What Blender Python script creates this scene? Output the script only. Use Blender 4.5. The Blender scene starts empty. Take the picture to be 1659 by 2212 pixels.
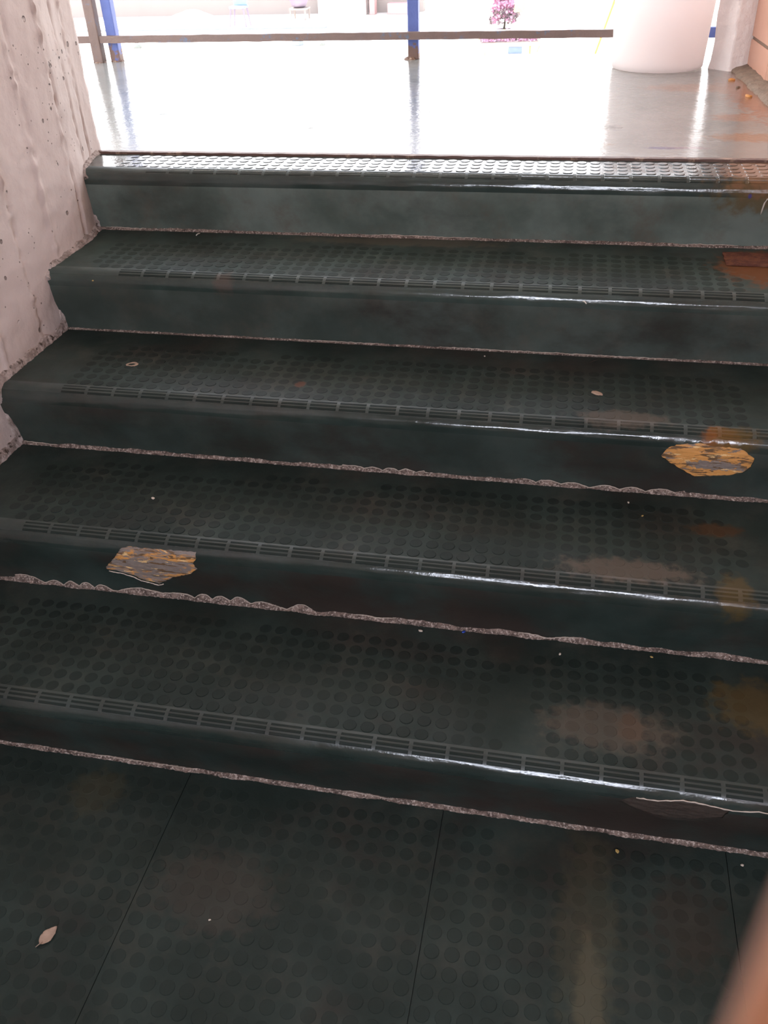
import bpy, bmesh, math, random
from mathutils import Vector, Matrix, noise, geometry

random.seed(7)
SC = bpy.context.scene
COL = SC.collection

# ------------------------------------------------------------------ camera, light, exposure
RIGHT = Vector((0.97979, 0.19706, -0.03422))
UP = Vector((-0.08581, 0.56871, 0.81805))
FWD = Vector((-0.18066, 0.79858, -0.57413))
EYE = Vector((0.33433, -1.02092, 1.39830))
cam_data = bpy.data.cameras.new('camera')
cam = bpy.data.objects.new('camera', cam_data)
COL.objects.link(cam)
m = Matrix((RIGHT, UP, -FWD)).transposed().to_4x4()
m.translation = EYE
cam.matrix_world = m
cam_data.sensor_fit = 'VERTICAL'
cam_data.sensor_width = 3.6
cam_data.sensor_height = 4.8
cam_data.lens = 4.8 * 1898.79 / 2212.0
cam_data.clip_start = 0.004
cam_data.clip_end = 400
cam_data.dof.use_dof = True
cam_data.dof.focus_distance = 1.9
cam_data.dof.aperture_fstop = 2.2
SC.camera = cam

SC.view_settings.view_transform = 'Standard'
SC.view_settings.look = 'None'
SC.view_settings.gamma = 1.0
SC.view_settings.use_curve_mapping = False
SC.view_settings.exposure = 0.0

SKY_HORIZON = (1.0, 0.965, 0.93)
SKY_ZENITH = (0.70, 0.80, 1.0)
SKY_STRENGTH = 7.5
world = bpy.data.worlds.new('hazy_sky')
SC.world = world
world.use_nodes = True
wn, wl = world.node_tree.nodes, world.node_tree.links
wn.clear()
w_out = wn.new('ShaderNodeOutputWorld')
w_bg = wn.new('ShaderNodeBackground')
w_bg.inputs['Strength'].default_value = SKY_STRENGTH
w_tc = wn.new('ShaderNodeTexCoord')
w_sep = wn.new('ShaderNodeSeparateXYZ')
w_ramp = wn.new('ShaderNodeValToRGB')
w_ramp.color_ramp.elements[0].position = 0.0
w_ramp.color_ramp.elements[0].color = (*SKY_HORIZON, 1)
w_ramp.color_ramp.elements[1].position = 0.7
w_ramp.color_ramp.elements[1].color = (*[c * 0.55 for c in SKY_ZENITH], 1)
wl.new(w_tc.outputs['Generated'], w_sep.inputs[0])
wl.new(w_sep.outputs['Z'], w_ramp.inputs[0])
wl.new(w_ramp.outputs[0], w_bg.inputs['Color'])
wl.new(w_bg.outputs[0], w_out.inputs['Surface'])

sun_data = bpy.data.lights.new('sun', 'SUN')
sun_data.energy = 12.0
sun_data.color = (1.0, 0.93, 0.82)
sun_data.angle = math.radians(0.6)
sun = bpy.data.objects.new('sun', sun_data)
COL.objects.link(sun)
sun.location = (-6, 6, 12)
sun.rotation_euler = Vector((-0.78, 0.42, 1.45)).to_track_quat('Z', 'Y').to_euler()

# daylight entering through the stairwell's rear window, behind the photographer
win_data = bpy.data.lights.new('rear_window_daylight', 'AREA')
win_data.shape = 'RECTANGLE'
win_data.size = 1.25
win_data.size_y = 0.48
win_data.energy = 62.0
win_data.color = (0.80, 0.85, 1.0)
win = bpy.data.objects.new('rear_window_daylight', win_data)
COL.objects.link(win)
win.location = (0.42, -2.52, 1.60)
win.rotation_euler = Vector((0, -1, 0)).to_track_quat('Z', 'Y').to_euler()

# ------------------------------------------------------------------ dimensions
G, R, NO, RAD = 0.3112, 0.165, 0.025, 0.030
XL, XR = -0.945, 1.06
LAND = 5 * R
EDGE_Y = 1.392            # back edge of the top nosing

# ------------------------------------------------------------------ helpers
def link(o, parent=None):
    COL.objects.link(o)
    if parent is not None:
        o.parent = parent
    return o

def mesh_obj(name, verts, faces, mat=None, parent=None, mats=None, fmat=None, smooth=False):
    me = bpy.data.meshes.new(name)
    me.from_pydata([tuple(v) for v in verts], [], faces)
    for mm in (mats or ([mat] if mat else [])):
        me.materials.append(mm)
    if fmat:
        for p, i in zip(me.polygons, fmat):
            p.material_index = i
    if smooth:
        for p in me.polygons:
            p.use_smooth = True
    me.update()
    return link(bpy.data.objects.new(name, me), parent)

def empty(name, loc=(0, 0, 0), rotz=0.0):
    o = bpy.data.objects.new(name, None)
    o.location = loc
    o.rotation_euler = (0, 0, rotz)
    o.empty_display_size = 0.1
    return link(o)

def tag(o, label, cat, group=None):
    o['label'] = label
    o['category'] = cat
    if group:
        o['group'] = group
    return o

def structure(o):
    o['kind'] = 'structure'
    return o

class MB:
    """collects shapes for one mesh"""
    def __init__(self):
        self.v, self.f, self.m = [], [], []
    def add(self, vs, fs, mi=0):
        b = len(self.v)
        self.v += [tuple(q) for q in vs]
        self.f += [tuple(b + i for i in f) for f in fs]
        self.m += [mi] * len(fs)
    def box(self, x0, x1, y0, y1, z0, z1, mi=0):
        self.add([(x0, y0, z0), (x1, y0, z0), (x1, y1, z0), (x0, y1, z0),
                  (x0, y0, z1), (x1, y0, z1), (x1, y1, z1), (x0, y1, z1)],
                 [(0, 3, 2, 1), (4, 5, 6, 7), (0, 1, 5, 4), (1, 2, 6, 5), (2, 3, 7, 6), (3, 0, 4, 7)], mi)
    def tube(self, pts, rad, n=10, mi=0, cap=True):
        pts = [Vector(p) for p in pts]
        rs = rad if isinstance(rad, (list, tuple)) else [rad] * len(pts)
        rings = []
        for i, p in enumerate(pts):
            t = (pts[min(i + 1, len(pts) - 1)] - pts[max(i - 1, 0)]).normalized()
            a = t.cross(Vector((0.13, 0.2, 0.97)) if abs(t.z) < 0.9 else Vector((1, 0.1, 0))).normalized()
            b = t.cross(a)
            rings.append([p + (a * math.cos(2 * math.pi * k / n) + b * math.sin(2 * math.pi * k / n)) * rs[i] for k in range(n)])
        vs = [q for r in rings for q in r]
        fs = []
        for i in range(len(pts) - 1):
            for k in range(n):
                fs.append((i * n + k, i * n + (k + 1) % n, (i + 1) * n + (k + 1) % n, (i + 1) * n + k))
        if cap:
            fs.append(tuple(range(n))[::-1])
            fs.append(tuple((len(pts) - 1) * n + k for k in range(n)))
        self.add(vs, fs, mi)
    def lathe(self, prof, cx=0, cy=0, n=64, mi=0):
        vs = [(cx + r * math.cos(2 * math.pi * k / n), cy + r * math.sin(2 * math.pi * k / n), z) for r, z in prof for k in range(n)]
        fs = [(i * n + k, i * n + (k + 1) % n, (i + 1) * n + (k + 1) % n, (i + 1) * n + k)
              for i in range(len(prof) - 1) for k in range(n)]
        self.add(vs, fs, mi)
    def build(self, name, mats, parent=None, smooth=False):
        if not isinstance(mats, (list, tuple)):
            mats = [mats]
        return mesh_obj(name, self.v, self.f, None, parent, mats, self.m, smooth)

def bevel(o, w=0.004, seg=2):
    b = o.modifiers.new('bevel', 'BEVEL')
    b.width = w
    b.segments = seg
    b.limit_method = 'ANGLE'
    return o

def nz(x, y, z=0.0, s=1.0):
    return noise.noise(Vector((x * s, y * s, z * s)))

# ------------------------------------------------------------------ materials
class NT:
    def __init__(self, name):
        self.mat = bpy.data.materials.new(name)
        self.mat.use_nodes = True
        self.n, self.l = self.mat.node_tree.nodes, self.mat.node_tree.links
        self.bsdf = self.n['Principled BSDF']
        self.geo = self.n.new('ShaderNodeNewGeometry')
        self.pos = self.geo.outputs['Position']
    def put(self, sock, v):
        if isinstance(v, bpy.types.NodeSocket):
            self.l.new(v, sock)
        elif isinstance(v, (tuple, list)) and len(v) == 3 and sock.type == 'RGBA':
            sock.default_value = (*v, 1)
        else:
            sock.default_value = v
    def mapped(self, scale):
        k = self.n.new('ShaderNodeMapping')
        self.l.new(self.pos, k.inputs['Vector'])
        k.inputs['Scale'].default_value = scale
        return k.outputs[0]
    def noise(self, scale, detail=4, rough=0.55, vec=None, dist=0.0):
        k = self.n.new('ShaderNodeTexNoise')
        self.l.new(vec or self.pos, k.inputs['Vector'])
        k.inputs['Scale'].default_value = scale
        k.inputs['Detail'].default_value = detail
        k.inputs['Roughness'].default_value = rough
        k.inputs['Distortion'].default_value = dist
        return k.outputs['Fac']
    def voronoi(self, scale, vec=None, feature='F1'):
        k = self.n.new('ShaderNodeTexVoronoi')
        k.feature = feature
        self.l.new(vec or self.pos, k.inputs['Vector'])
        k.inputs['Scale'].default_value = scale
        return k.outputs['Distance']
    def rng(self, v, a, b, c=0.0, d=1.0):
        k = self.n.new('ShaderNodeMapRange')
        k.interpolation_type = 'SMOOTHSTEP'
        self.put(k.inputs['Value'], v)
        k.inputs['From Min'].default_value = a
        k.inputs['From Max'].default_value = b
        k.inputs['To Min'].default_value = c
        k.inputs['To Max'].default_value = d
        return k.outputs[0]
    def math(self, op, a, b=0.0):
        k = self.n.new('ShaderNodeMath')
        k.operation = op
        self.put(k.inputs[0], a)
        self.put(k.inputs[1], b)
        return k.outputs[0]
    def mix(self, f, a, b):
        k = self.n.new('ShaderNodeMix')
        k.data_type = 'RGBA'
        self.put(k.inputs['Factor'], f)
        self.put(k.inputs['A'], a)
        self.put(k.inputs['B'], b)
        return k.outputs['Result']
    def blob(self, c, r, warp=0.45, wscale=45.0, soft=0.35):
        """soft-edged stain mask: ellipsoid centre c, radii r, ragged by noise"""
        sub = self.n.new('ShaderNodeVectorMath')
        sub.operation = 'SUBTRACT'
        self.l.new(self.pos, sub.inputs[0])
        sub.inputs[1].default_value = c
        mul = self.n.new('ShaderNodeVectorMath')
        mul.operation = 'MULTIPLY'
        self.l.new(sub.outputs[0], mul.inputs[0])
        mul.inputs[1].default_value = tuple(1.0 / q for q in r)
        ln = self.n.new('ShaderNodeVectorMath')
        ln.operation = 'LENGTH'
        self.l.new(mul.outputs[0], ln.inputs[0])
        w = self.math('MULTIPLY', self.math('SUBTRACT', self.noise(wscale, 5), 0.5), warp * 4)
        return self.rng(self.math('ADD', ln.outputs['Value'], w), 1.0 - soft, 1.0 + soft, 1.0, 0.0)
    def bump(self, h, dist, strength=1.0, prev=None):
        k = self.n.new('ShaderNodeBump')
        k.inputs['Distance'].default_value = dist
        k.inputs['Strength'].default_value = strength
        self.l.new(h, k.inputs['Height'])
        if prev is not None:
            self.l.new(prev, k.inputs['Normal'])
        return k.outputs[0]
    def done(self, color=None, rough=None, normal=None, **kw):
        b = self.bsdf
        if color is not None:
            self.put(b.inputs['Base Color'], color)
        if rough is not None:
            self.put(b.inputs['Roughness'], rough)
        if normal is not None:
            self.l.new(normal, b.inputs['Normal'])
        for k, v in kw.items():
            self.put(b.inputs[k.replace('_', ' ')], v)
        return self.mat

def simple(name, color, rough=0.6, var=0.25, scale=12.0, bump=0.0, bscale=60.0, **kw):
    t = NT(name)
    dark = tuple(c * (1 - var) for c in color)
    lite = tuple(min(1, c * (1 + var)) for c in color)
    c = t.mix(t.noise(scale, 5), dark, lite)
    nrm = t.bump(t.noise(bscale, 4), bump) if bump else None
    return t.done(c, rough, nrm, **kw)

GREEN_A = (0.023, 0.036, 0.031)
GREEN_B = (0.040, 0.060, 0.053)
SOOT = (0.030, 0.025, 0.021)
DUST = (0.105, 0.088, 0.068)

def rubber(name, blobs=(), dust=0.35, top=False, wet=None, gain=1.0, tint=(1, 1, 1), soot_shade=0.75, polish=None, spec=0.16):
    t = NT(name)
    c = t.mix(t.rng(t.noise(5.0, 5, 0.6), 0.35, 0.68), tuple(q * gain * w for q, w in zip(GREEN_A, tint)), tuple(q * gain * w for q, w in zip(GREEN_B, tint)))
    c = t.mix(t.math('MULTIPLY', t.rng(t.noise(3.1, 6, 0.65, vec=t.mapped((1.0, 1.6, 1.6))), 0.48 - 0.25 * max(0, soot_shade - 0.75), 0.72 - 0.25 * max(0, soot_shade - 0.75)), min(1.0, soot_shade)), c, SOOT)
    d = t.rng(t.noise(9.0, 7, 0.7), 0.45, 0.85, 0.0, dust)
    c = t.mix(d, c, DUST)
    if top:
        c = t.mix(0.6, c, tuple(q * 0.42 for q in GREEN_A))
    rough = t.rng(t.noise(7.0, 4), 0.3, 0.7, 0.46, 0.62)
    for (ctr, rad, colr, stg) in blobs:
        mk = t.math('MULTIPLY', t.blob(ctr, rad), stg)
        c = t.mix(mk, c, colr)
        rough = t.math('MAXIMUM', rough, t.math('MULTIPLY', mk, 0.75))
    if polish is not None:
        rough = t.rng(t.noise(22.0, 5), 0.35, 0.7, polish[0], polish[1])
        sp = t.n.new('ShaderNodeSeparateXYZ')
        t.l.new(t.pos, sp.inputs[0])
        rough = t.math('ADD', rough, t.rng(sp.outputs['Z'], polish[2] - 0.011, polish[2] - 0.006, 0.0, 0.40))   # foot-worn gloss only on the rounded front
    if wet is not None:
        rough = t.rng(t.noise(16.0, 5), 0.35, 0.75, wet[0], wet[1])
    nrm = t.bump(t.noise(260.0, 3), 0.0004, 0.5)
    nrm = t.bump(t.noise(24.0, 3), 0.002, 0.5, nrm)
    return t.done(c, rough, nrm, Specular_IOR_Level=(0.6 if polish else 0.5 if wet else spec))

BROWN = (0.125, 0.098, 0.074)
RUST = (0.24, 0.085, 0.022)
OCHRE = (0.10, 0.065, 0.018)
STEP_BLOBS = [
    [((0.475, 0.098, 0.165), (0.105, 0.05, 0.05), BROWN, 0.4), ((0.52, 0.10, 0.165), (0.025, 0.03, 0.05), RUST, 0.1),
     ((0.746, 0.19, 0.165), (0.08, 0.06, 0.05), OCHRE, 0.5)],
    [((0.495, 0.345, 0.33), (0.115, 0.034, 0.05), BROWN, 0.6), ((0.688, 0.309, 0.33), (0.03, 0.05, 0.05), OCHRE, 0.6),
     ((0.671, 0.503, 0.33), (0.05, 0.02, 0.05), (0.07, 0.035, 0.014), 0.7)],
    [((0.663, 0.600, 0.490), (0.034, 0.026, 0.04), RUST, 0.95), ((0.69, 0.60, 0.49), (0.05, 0.03, 0.04), OCHRE, 0.8),
     ((0.47, 0.64, 0.495), (0.09, 0.028, 0.04), BROWN, 0.5), ((-0.237, 0.703, 0.495), (0.012, 0.014, 0.03), (0.12, 0.05, 0.03), 0.8)],
    [((0.79, 1.10, 0.66), (0.10, 0.11, 0.03), (0.16, 0.062, 0.022), 0.9), ((-0.478, 0.883, 0.65), (0.025, 0.06, 0.04), (0.12, 0.075, 0.06), 0.35),
     ((-0.10, 1.21, 0.66), (0.28, 0.03, 0.03), (0.13, 0.11, 0.08), 0.5)],
    [((0.78, 1.22, 0.80), (0.11, 0.05, 0.05), OCHRE, 0.7), ((0.74, 1.214, 0.79), (0.004, 0.02, 0.006), (0.02, 0.03, 0.22), 0.9),
     ((0.86, 1.32, 0.825), (0.16, 0.2, 0.05), (0.20, 0.10, 0.05), 0.7)],
]
FALLOFF_GAIN = (0.72, 0.78, 0.82, 1.25, 1.0)  # per-step albedo gain, paints the light falloff down the flight into the rubber
M_STEP = [rubber('green_rubber', b, gain=FALLOFF_GAIN[i], wet=((0.08, 0.26) if i == 4 else None)) for i, b in enumerate(STEP_BLOBS)]
M_STUD = [rubber('worn_rubber_stud', b, 0.15, True, gain=FALLOFF_GAIN[i], wet=((0.08, 0.26) if i == 4 else None)) for i, b in enumerate(STEP_BLOBS)]
M_NOSE = [rubber('polished_rubber_nosing', b, 0.2, polish=(0.09, 0.22, (i + 1) * R), soot_shade=0.4, gain=FALLOFF_GAIN[i]) for i, b in enumerate(STEP_BLOBS)]
M_FACE = [rubber('green_rubber_riser', b, (0.10, 0.14, 0.25, 0.55, 0.95)[i], soot_shade=(1.15, 1.05, 0.9, 0.75, 0.45)[i], gain=(0.7, 0.8, 1.0, 1.6, 3.0)[i], tint=((1, 1, 1), (1, 1, 1), (1.1, 1, 1), (1.18, 1.0, 1.0), (1.22, 1.0, 1.0))[i]) for i, b in enumerate(STEP_BLOBS)]  # soot and dust, plus shade low down and veiling glare high up painted in
FLOOR_BLOBS = [((0.46, -0.22, 0), (0.045, 0.24, 0.05), (0.10, 0.09, 0.05), 0.2), ((0.462, -0.33, 0), (0.022, 0.12, 0.05), (0.17, 0.145, 0.09), 0.22),
               ((-0.17, -0.24, 0), (0.10, 0.07, 0.05), (0.085, 0.062, 0.05), 0.25), ((-0.47, -0.08, 0), (0.05, 0.05, 0.05), (0.075, 0.062, 0.03), 0.3),
               ((0.62, -0.15, 0), (0.06, 0.08, 0.05), (0.05, 0.026, 0.018), 0.25)]
M_FLOOR = rubber('green_rubber_tile', FLOOR_BLOBS, 0.3, gain=0.72)  # gain carries the treads' painted light falloff on to the floor
M_FLOOR_STUD = rubber('green_rubber_tile_stud', FLOOR_BLOBS, 0.15, True)

def mat_sealant():
    t = NT('crusty_sealant')
    n1 = t.noise(60, 7, 0.75)
    c = t.mix(t.rng(n1, 0.38, 0.62), (0.075, 0.050, 0.040), (0.27, 0.20, 0.165))
    c = t.mix(t.rng(t.noise(210, 5, 0.7), 0.50, 0.64), c, (0.60, 0.51, 0.45))
    return t.done(c, 0.6, t.bump(t.noise(240, 5, 0.7), 0.003))
M_SEAL = mat_sealant()
M_LIP = simple('pale_peeling_edge', (0.52, 0.45, 0.38), 0.5, 0.3, 90)

def mat_backing(name, grey_bias, patch=None):
    t = NT(name)
    v = t.mapped((14, 60, 60))
    n1 = t.noise(1.0, 7, 0.7, vec=v, dist=0.6)
    v2 = t.mapped((22, 95, 95))
    n2 = t.noise(1.0, 6, 0.65, vec=v2, dist=0.8)
    grey = t.mix(t.noise(90, 4), (0.20, 0.165, 0.142), (0.34, 0.285, 0.25))
    c = t.mix(t.rng(n1, 0.44 + grey_bias, 0.47 + grey_bias), grey, (0.70, 0.34, 0.10))
    if patch:
        c = t.mix(t.blob(patch[0], patch[1], 0.5, 70, 0.06), c, grey)
    c = t.mix(t.rng(n2, 0.53, 0.58), c, (0.17, 0.098, 0.048))
    c = t.mix(t.rng(t.noise(1.0, 5, 0.6, vec=t.mapped((30, 120, 120))), 0.61, 0.63), c, (0.85, 0.58, 0.27))
    return t.done(c, 0.55, t.bump(n1, 0.003))
M_BACK_GREY = mat_backing('exposed_grey_backing', 0.075, ((-0.47, 0.29, 0.258), (0.085, 0.1, 0.018)))
M_BACK_OCHRE = mat_backing('exposed_ochre_backing', -0.05, ((0.665, 0.60, 0.418), (0.055, 0.1, 0.014)))
M_BACK_DARK = simple('exposed_dark_backing', (0.05, 0.038, 0.030), 0.6, 0.5, 70, 0.002, 120)

def mat_concrete():
    t = NT('painted_board_concrete')
    c = t.mix(t.rng(t.noise(3.5, 6, 0.6), 0.3, 0.7), (0.59, 0.525, 0.50), (0.69, 0.625, 0.60))
    c = t.mix(t.rng(t.noise(14, 6, 0.7), 0.55, 0.8, 0, 0.45), c, (0.50, 0.43, 0.39))
    warp = t.noise(40, 3)
    pits = t.rng(t.math('ADD', t.voronoi(19, vec=t.mapped((0, 1, 1))), t.math('MULTIPLY', warp, 0.13)), 0.17, 0.20, 1.0, 0.0)
    gate = t.rng(t.noise(13, 3), 0.47, 0.52)
    pits = t.math('MULTIPLY', pits, gate)
    fine = t.rng(t.math('ADD', t.voronoi(62, vec=t.mapped((0, 1, 1))), t.math('MULTIPLY', warp, 0.15)), 0.16, 0.21, 1.0, 0.0)
    fine = t.math('MULTIPLY', fine, t.rng(t.noise(9, 3), 0.56, 0.62))
    hole = t.math('MAXIMUM', pits, fine)
    c = t.mix(t.math('MULTIPLY', hole, 0.8), c, (0.16, 0.125, 0.115))
    nrm = t.bump(t.math('SUBTRACT', 1.0, hole), 0.004)
    nrm = t.bump(t.noise(55, 6, 0.6), 0.003, 0.6, nrm)
    return t.done(c, 0.75, nrm)
M_CONC = mat_concrete()

def mat_mortar():
    t = NT('crumbling_mortar')
    c = t.mix(t.rng(t.noise(30, 6, 0.7), 0.35, 0.65), (0.29, 0.23, 0.20), (0.60, 0.515, 0.485))
    c = t.mix(t.rng(t.noise(75, 5), 0.55, 0.66), c, (0.09, 0.065, 0.05))
    return t.done(c, 0.85, t.bump(t.noise(130, 6, 0.7), 0.006))
M_MORTAR = mat_mortar()

def mat_landing():
    t = NT('wet_painted_floor')
    c = t.mix(t.rng(t.noise(4, 5), 0.3, 0.7), (0.185, 0.20, 0.188), (0.25, 0.255, 0.24))
    for ctr, rad, col, s in [((0.90, 2.30, LAND), (0.10, 0.42, 0.1), (0.26, 0.10, 0.045), 0.85), ((0.72, 2.40, LAND), (0.16, 0.07, 0.1), (0.26, 0.15, 0.10), 0.7),
                             ((0.80, 1.66, LAND), (0.11, 0.05, 0.1), (0.28, 0.15, 0.075), 0.7), ((0.78, 1.92, LAND), (0.06, 0.05, 0.1), (0.30, 0.14, 0.07), 0.6),
                             ((0.564, 1.531, LAND), (0.05, 0.012, 0.1), (0.05, 0.06, 0.16), 0.9), ((0.62, 1.535, LAND), (0.05, 0.014, 0.1), (0.24, 0.17, 0.19), 0.6),
                             ((0.40, 1.78, LAND), (0.05, 0.03, 0.1), (0.06, 0.06, 0.05), 0.7), ((0.30, 1.56, LAND), (0.12, 0.03, 0.1), (0.20, 0.16, 0.10), 0.6)]:
        c = t.mix(t.math('MULTIPLY', t.blob(ctr, rad), s), c, col)
    dry = t.rng(t.noise(1.0, 6, 0.65, vec=t.mapped((3.0, 9.0, 1.0))), 0.655, 0.69)
    rough = t.math('ADD', t.math('MULTIPLY', dry, 0.55), 0.045)
    nrm = t.bump(t.noise(62, 5, 0.65), 0.0012, 0.6)
    nrm = t.bump(t.noise(5, 3), 0.004, 0.4, nrm)
    return t.done(c, rough, nrm, IOR=1.5)
M_LAND = mat_landing()

def mat_metal_paint(name, base, under, amount, scale=22, foot=None):
    t = NT(name)
    c = t.mix(t.noise(18, 4), tuple(q * 0.8 for q in base), tuple(min(1, q * 1.2) for q in base))
    nn = t.noise(scale, 7, 0.7)
    if foot:
        sp = t.n.new('ShaderNodeSeparateXYZ')
        t.l.new(t.pos, sp.inputs[0])
        nn = t.math('ADD', nn, t.rng(sp.outputs['Z'], foot[0], foot[1], 0.28, 0.0))
    mk = t.rng(nn, amount - 0.05, amount + 0.05)
    c = t.mix(mk, c, under)
    return t.done(c, 0.55, t.bump(t.noise(120, 5), 0.0015))
RUSTY = (0.145, 0.082, 0.062)
M_BLUE = mat_metal_paint('blue_gloss_paint', (0.075, 0.108, 0.31), RUSTY, 0.66, 22, (LAND, LAND + 0.10))
M_BROWN = mat_metal_paint('rusted_brown_steel', (0.150, 0.098, 0.082), (0.10, 0.125, 0.18), 0.62)
M_FLAKE = mat_metal_paint('flaking_rust', (0.17, 0.095, 0.06), (0.42, 0.32, 0.25), 0.60, 60)
M_STRIP = mat_metal_paint('rusty_edge_strip', (0.12, 0.062, 0.045), (0.30, 0.20, 0.14), 0.60, 26)

t = NT('white_plastic')
M_PLASTIC = t.done(t.mix(t.noise(6, 3), (0.88, 0.86, 0.855), (0.93, 0.91, 0.905)), 0.35, None)
_tr = t.n.new('ShaderNodeBsdfTranslucent')
_tr.inputs['Color'].default_value = (0.93, 0.87, 0.85, 1)
_mx = t.n.new('ShaderNodeMixShader')
_mx.inputs[0].default_value = 0.62
t.l.new(t.bsdf.outputs[0], _mx.inputs[1])
t.l.new(_tr.outputs[0], _mx.inputs[2])
t.l.new(_mx.outputs[0], t.n['Material Output'].inputs['Surface'])
M_PLASTER = simple('white_plaster', (0.86, 0.80, 0.77), 0.8, 0.1, 14, 0.006, 45)
M_CURB = simple('grey_mortar_curb', (0.21, 0.155, 0.115), 0.85, 0.5, 26, 0.012, 55)
M_TILE = simple('peach_wall_tile', (0.52, 0.285, 0.205), 0.45, 0.07, 9, 0.001, 50)
M_GROUT = simple('brown_grout', (0.22, 0.145, 0.105), 0.9, 0.2, 40)
M_CEIL = simple('white_ceiling_paint', (0.72, 0.70, 0.68), 0.85, 0.05, 5)
M_CORE = simple('stair_concrete', (0.12, 0.105, 0.09), 0.9, 0.3, 25)
M_WALLB = simple('cream_wall_paint', (0.60, 0.55, 0.50), 0.8, 0.06, 5)
M_YARD = simple('sunlit_sandy_ground', (0.66, 0.62, 0.56), 0.9, 0.06, 0.6)
M_PEACH = simple('peach_render', (0.245, 0.205, 0.18), 0.85, 0.05, 1.2)
M_PALE = simple('pale_render', (0.29, 0.25, 0.23), 0.85, 0.05, 1.2)
M_PINK = simple('pink_block', (0.44, 0.26, 0.25), 0.85, 0.1, 3)
M_WHITE = simple('white_paint', (0.8, 0.78, 0.76), 0.6, 0.04, 3)
M_PETAL = simple('pink_petals', (0.42, 0.20, 0.30), 0.6, 0.5, 9)
M_LEAFY = simple('dusky_foliage', (0.16, 0.12, 0.13), 0.6, 0.5, 9)
M_CREAMW = simple('cream_painted_wood', (0.62, 0.50, 0.27), 0.6, 0.12, 6)
M_ORANGE = simple('orange_wood', (0.50, 0.22, 0.05), 0.6, 0.15, 8)
M_PALELEAF = simple('pale_orange_leaf', (0.50, 0.34, 0.20), 0.6, 0.1, 8)
M_BLUEP = simple('faded_blue_plastic', (0.22, 0.30, 0.55), 0.5, 0.15, 8)
M_STONE = simple('grey_stone', (0.20, 0.21, 0.19), 0.85, 0.3, 8, 0.02, 9)
M_MAUVE = simple('mauve_cloth', (0.25, 0.20, 0.26), 0.85, 0.2, 4)
M_KERB = simple('grey_blue_kerb', (0.20, 0.22, 0.235), 0.8, 0.15, 2)
M_CRUMB = simple('pale_grit', (0.58, 0.52, 0.44), 0.8, 0.3, 200)
M_GRIT_Y = simple('yellow_grit', (0.42, 0.30, 0.10), 0.8, 0.3, 200)
M_BLUEC = simple('blue_paint_chip', (0.02, 0.06, 0.35), 0.5, 0.2, 200)
M_DRYLEAF = simple('dry_beige_leaf', (0.36, 0.26, 0.195), 0.75, 0.3, 90, 0.001, 200)
M_TWIG = simple('dark_twig', (0.035, 0.026, 0.020), 0.8, 0.3, 90)
M_WIRE = simple('white_plastic_wire', (0.68, 0.64, 0.56), 0.5, 0.1, 60)

# ------------------------------------------------------------------ the stairwell
# floor: studded rubber tiles at the foot of the stairs
def stud_ring(mb, x, y, z, h, r, n=14, mi=1, top=0.88):
    vs, a0 = [], random.random()
    for rr, zz in ((r, z - 0.0002), (r * 0.97, z + h * 0.75), (r * top, z + h)):
        for k in range(n):
            a = a0 + 2 * math.pi * k / n
            vs.append((x + rr * math.cos(a), y + rr * math.sin(a), zz))
    fs = []
    for i in range(2):
        for k in range(n):
            fs.append((i * n + k, i * n + (k + 1) % n, (i + 1) * n + (k + 1) % n, (i + 1) * n + k))
    fs.append(tuple(2 * n + k for k in range(n)))
    mb.add(vs, fs, mi)

mb = MB()
seams = [-1.305, -0.805, -0.305, 0.195, 0.695, 1.195]
for a, b in zip(seams, seams[1:]):
    x0, x1 = max(a + 0.0007, XL - 0.02), min(b - 0.0007, XR)
    for y1 in (0.012, -0.9888, -1.9896):
        mb.box(x0, x1, max(y1 - 0.9985, -2.4), y1, -0.004, 0.0)
        ny = 30
        for j in range(ny):
            y = y1 - 0.0165 - 0.033 * j - (0.040 if y1 > 0 else 0)
            if y < -2.38 or (y < -1.0 and random.random() < 0) or y < y1 - 0.985:
                continue
            for i in range(15):
                x = a + 0.019 + 0.033 * i
                if x < XL + 0.03 or x > XR - 0.05 or y < -1.25:
                    continue
                w = 0.6 + 0.9 * nz(x, y, 3.3, 4.0)
                if w < 0.22:
                    continue
                stud_ring(mb, x, y, 0.0, 0.0011 * min(1, w), 0.0128)
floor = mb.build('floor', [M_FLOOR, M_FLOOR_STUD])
structure(floor)
mb = MB()
mb.box(XL - 0.02, XR, -2.4, 0.012, -0.20, -0.0042)
structure(mb.build('floor_slab', simple('dark_joint_dirt', (0.012, 0.013, 0.012), 0.9)))

# solid stair beneath the rubber, and the landing slab
mb = MB()
for k in range(5):
    y0 = k * G + 0.006
    mb.box(XL - 0.06, XR, y0, (k + 1) * G + 0.006 if k < 4 else EDGE_Y + 0.02, -0.2, (k + 1) * R - 0.0055)
structure(mb.build('floor_stair_core', M_CORE))

mb = MB()
NX, NY = 90, 60
for (x0, x1, y0, y1) in ((-4.2, 1.02, EDGE_Y + 0.020, 3.13),):
    mb.box(x0, x1, y0, y1, LAND - 0.22, LAND)
structure(mb.build('floor_landing', M_LAND))

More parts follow.
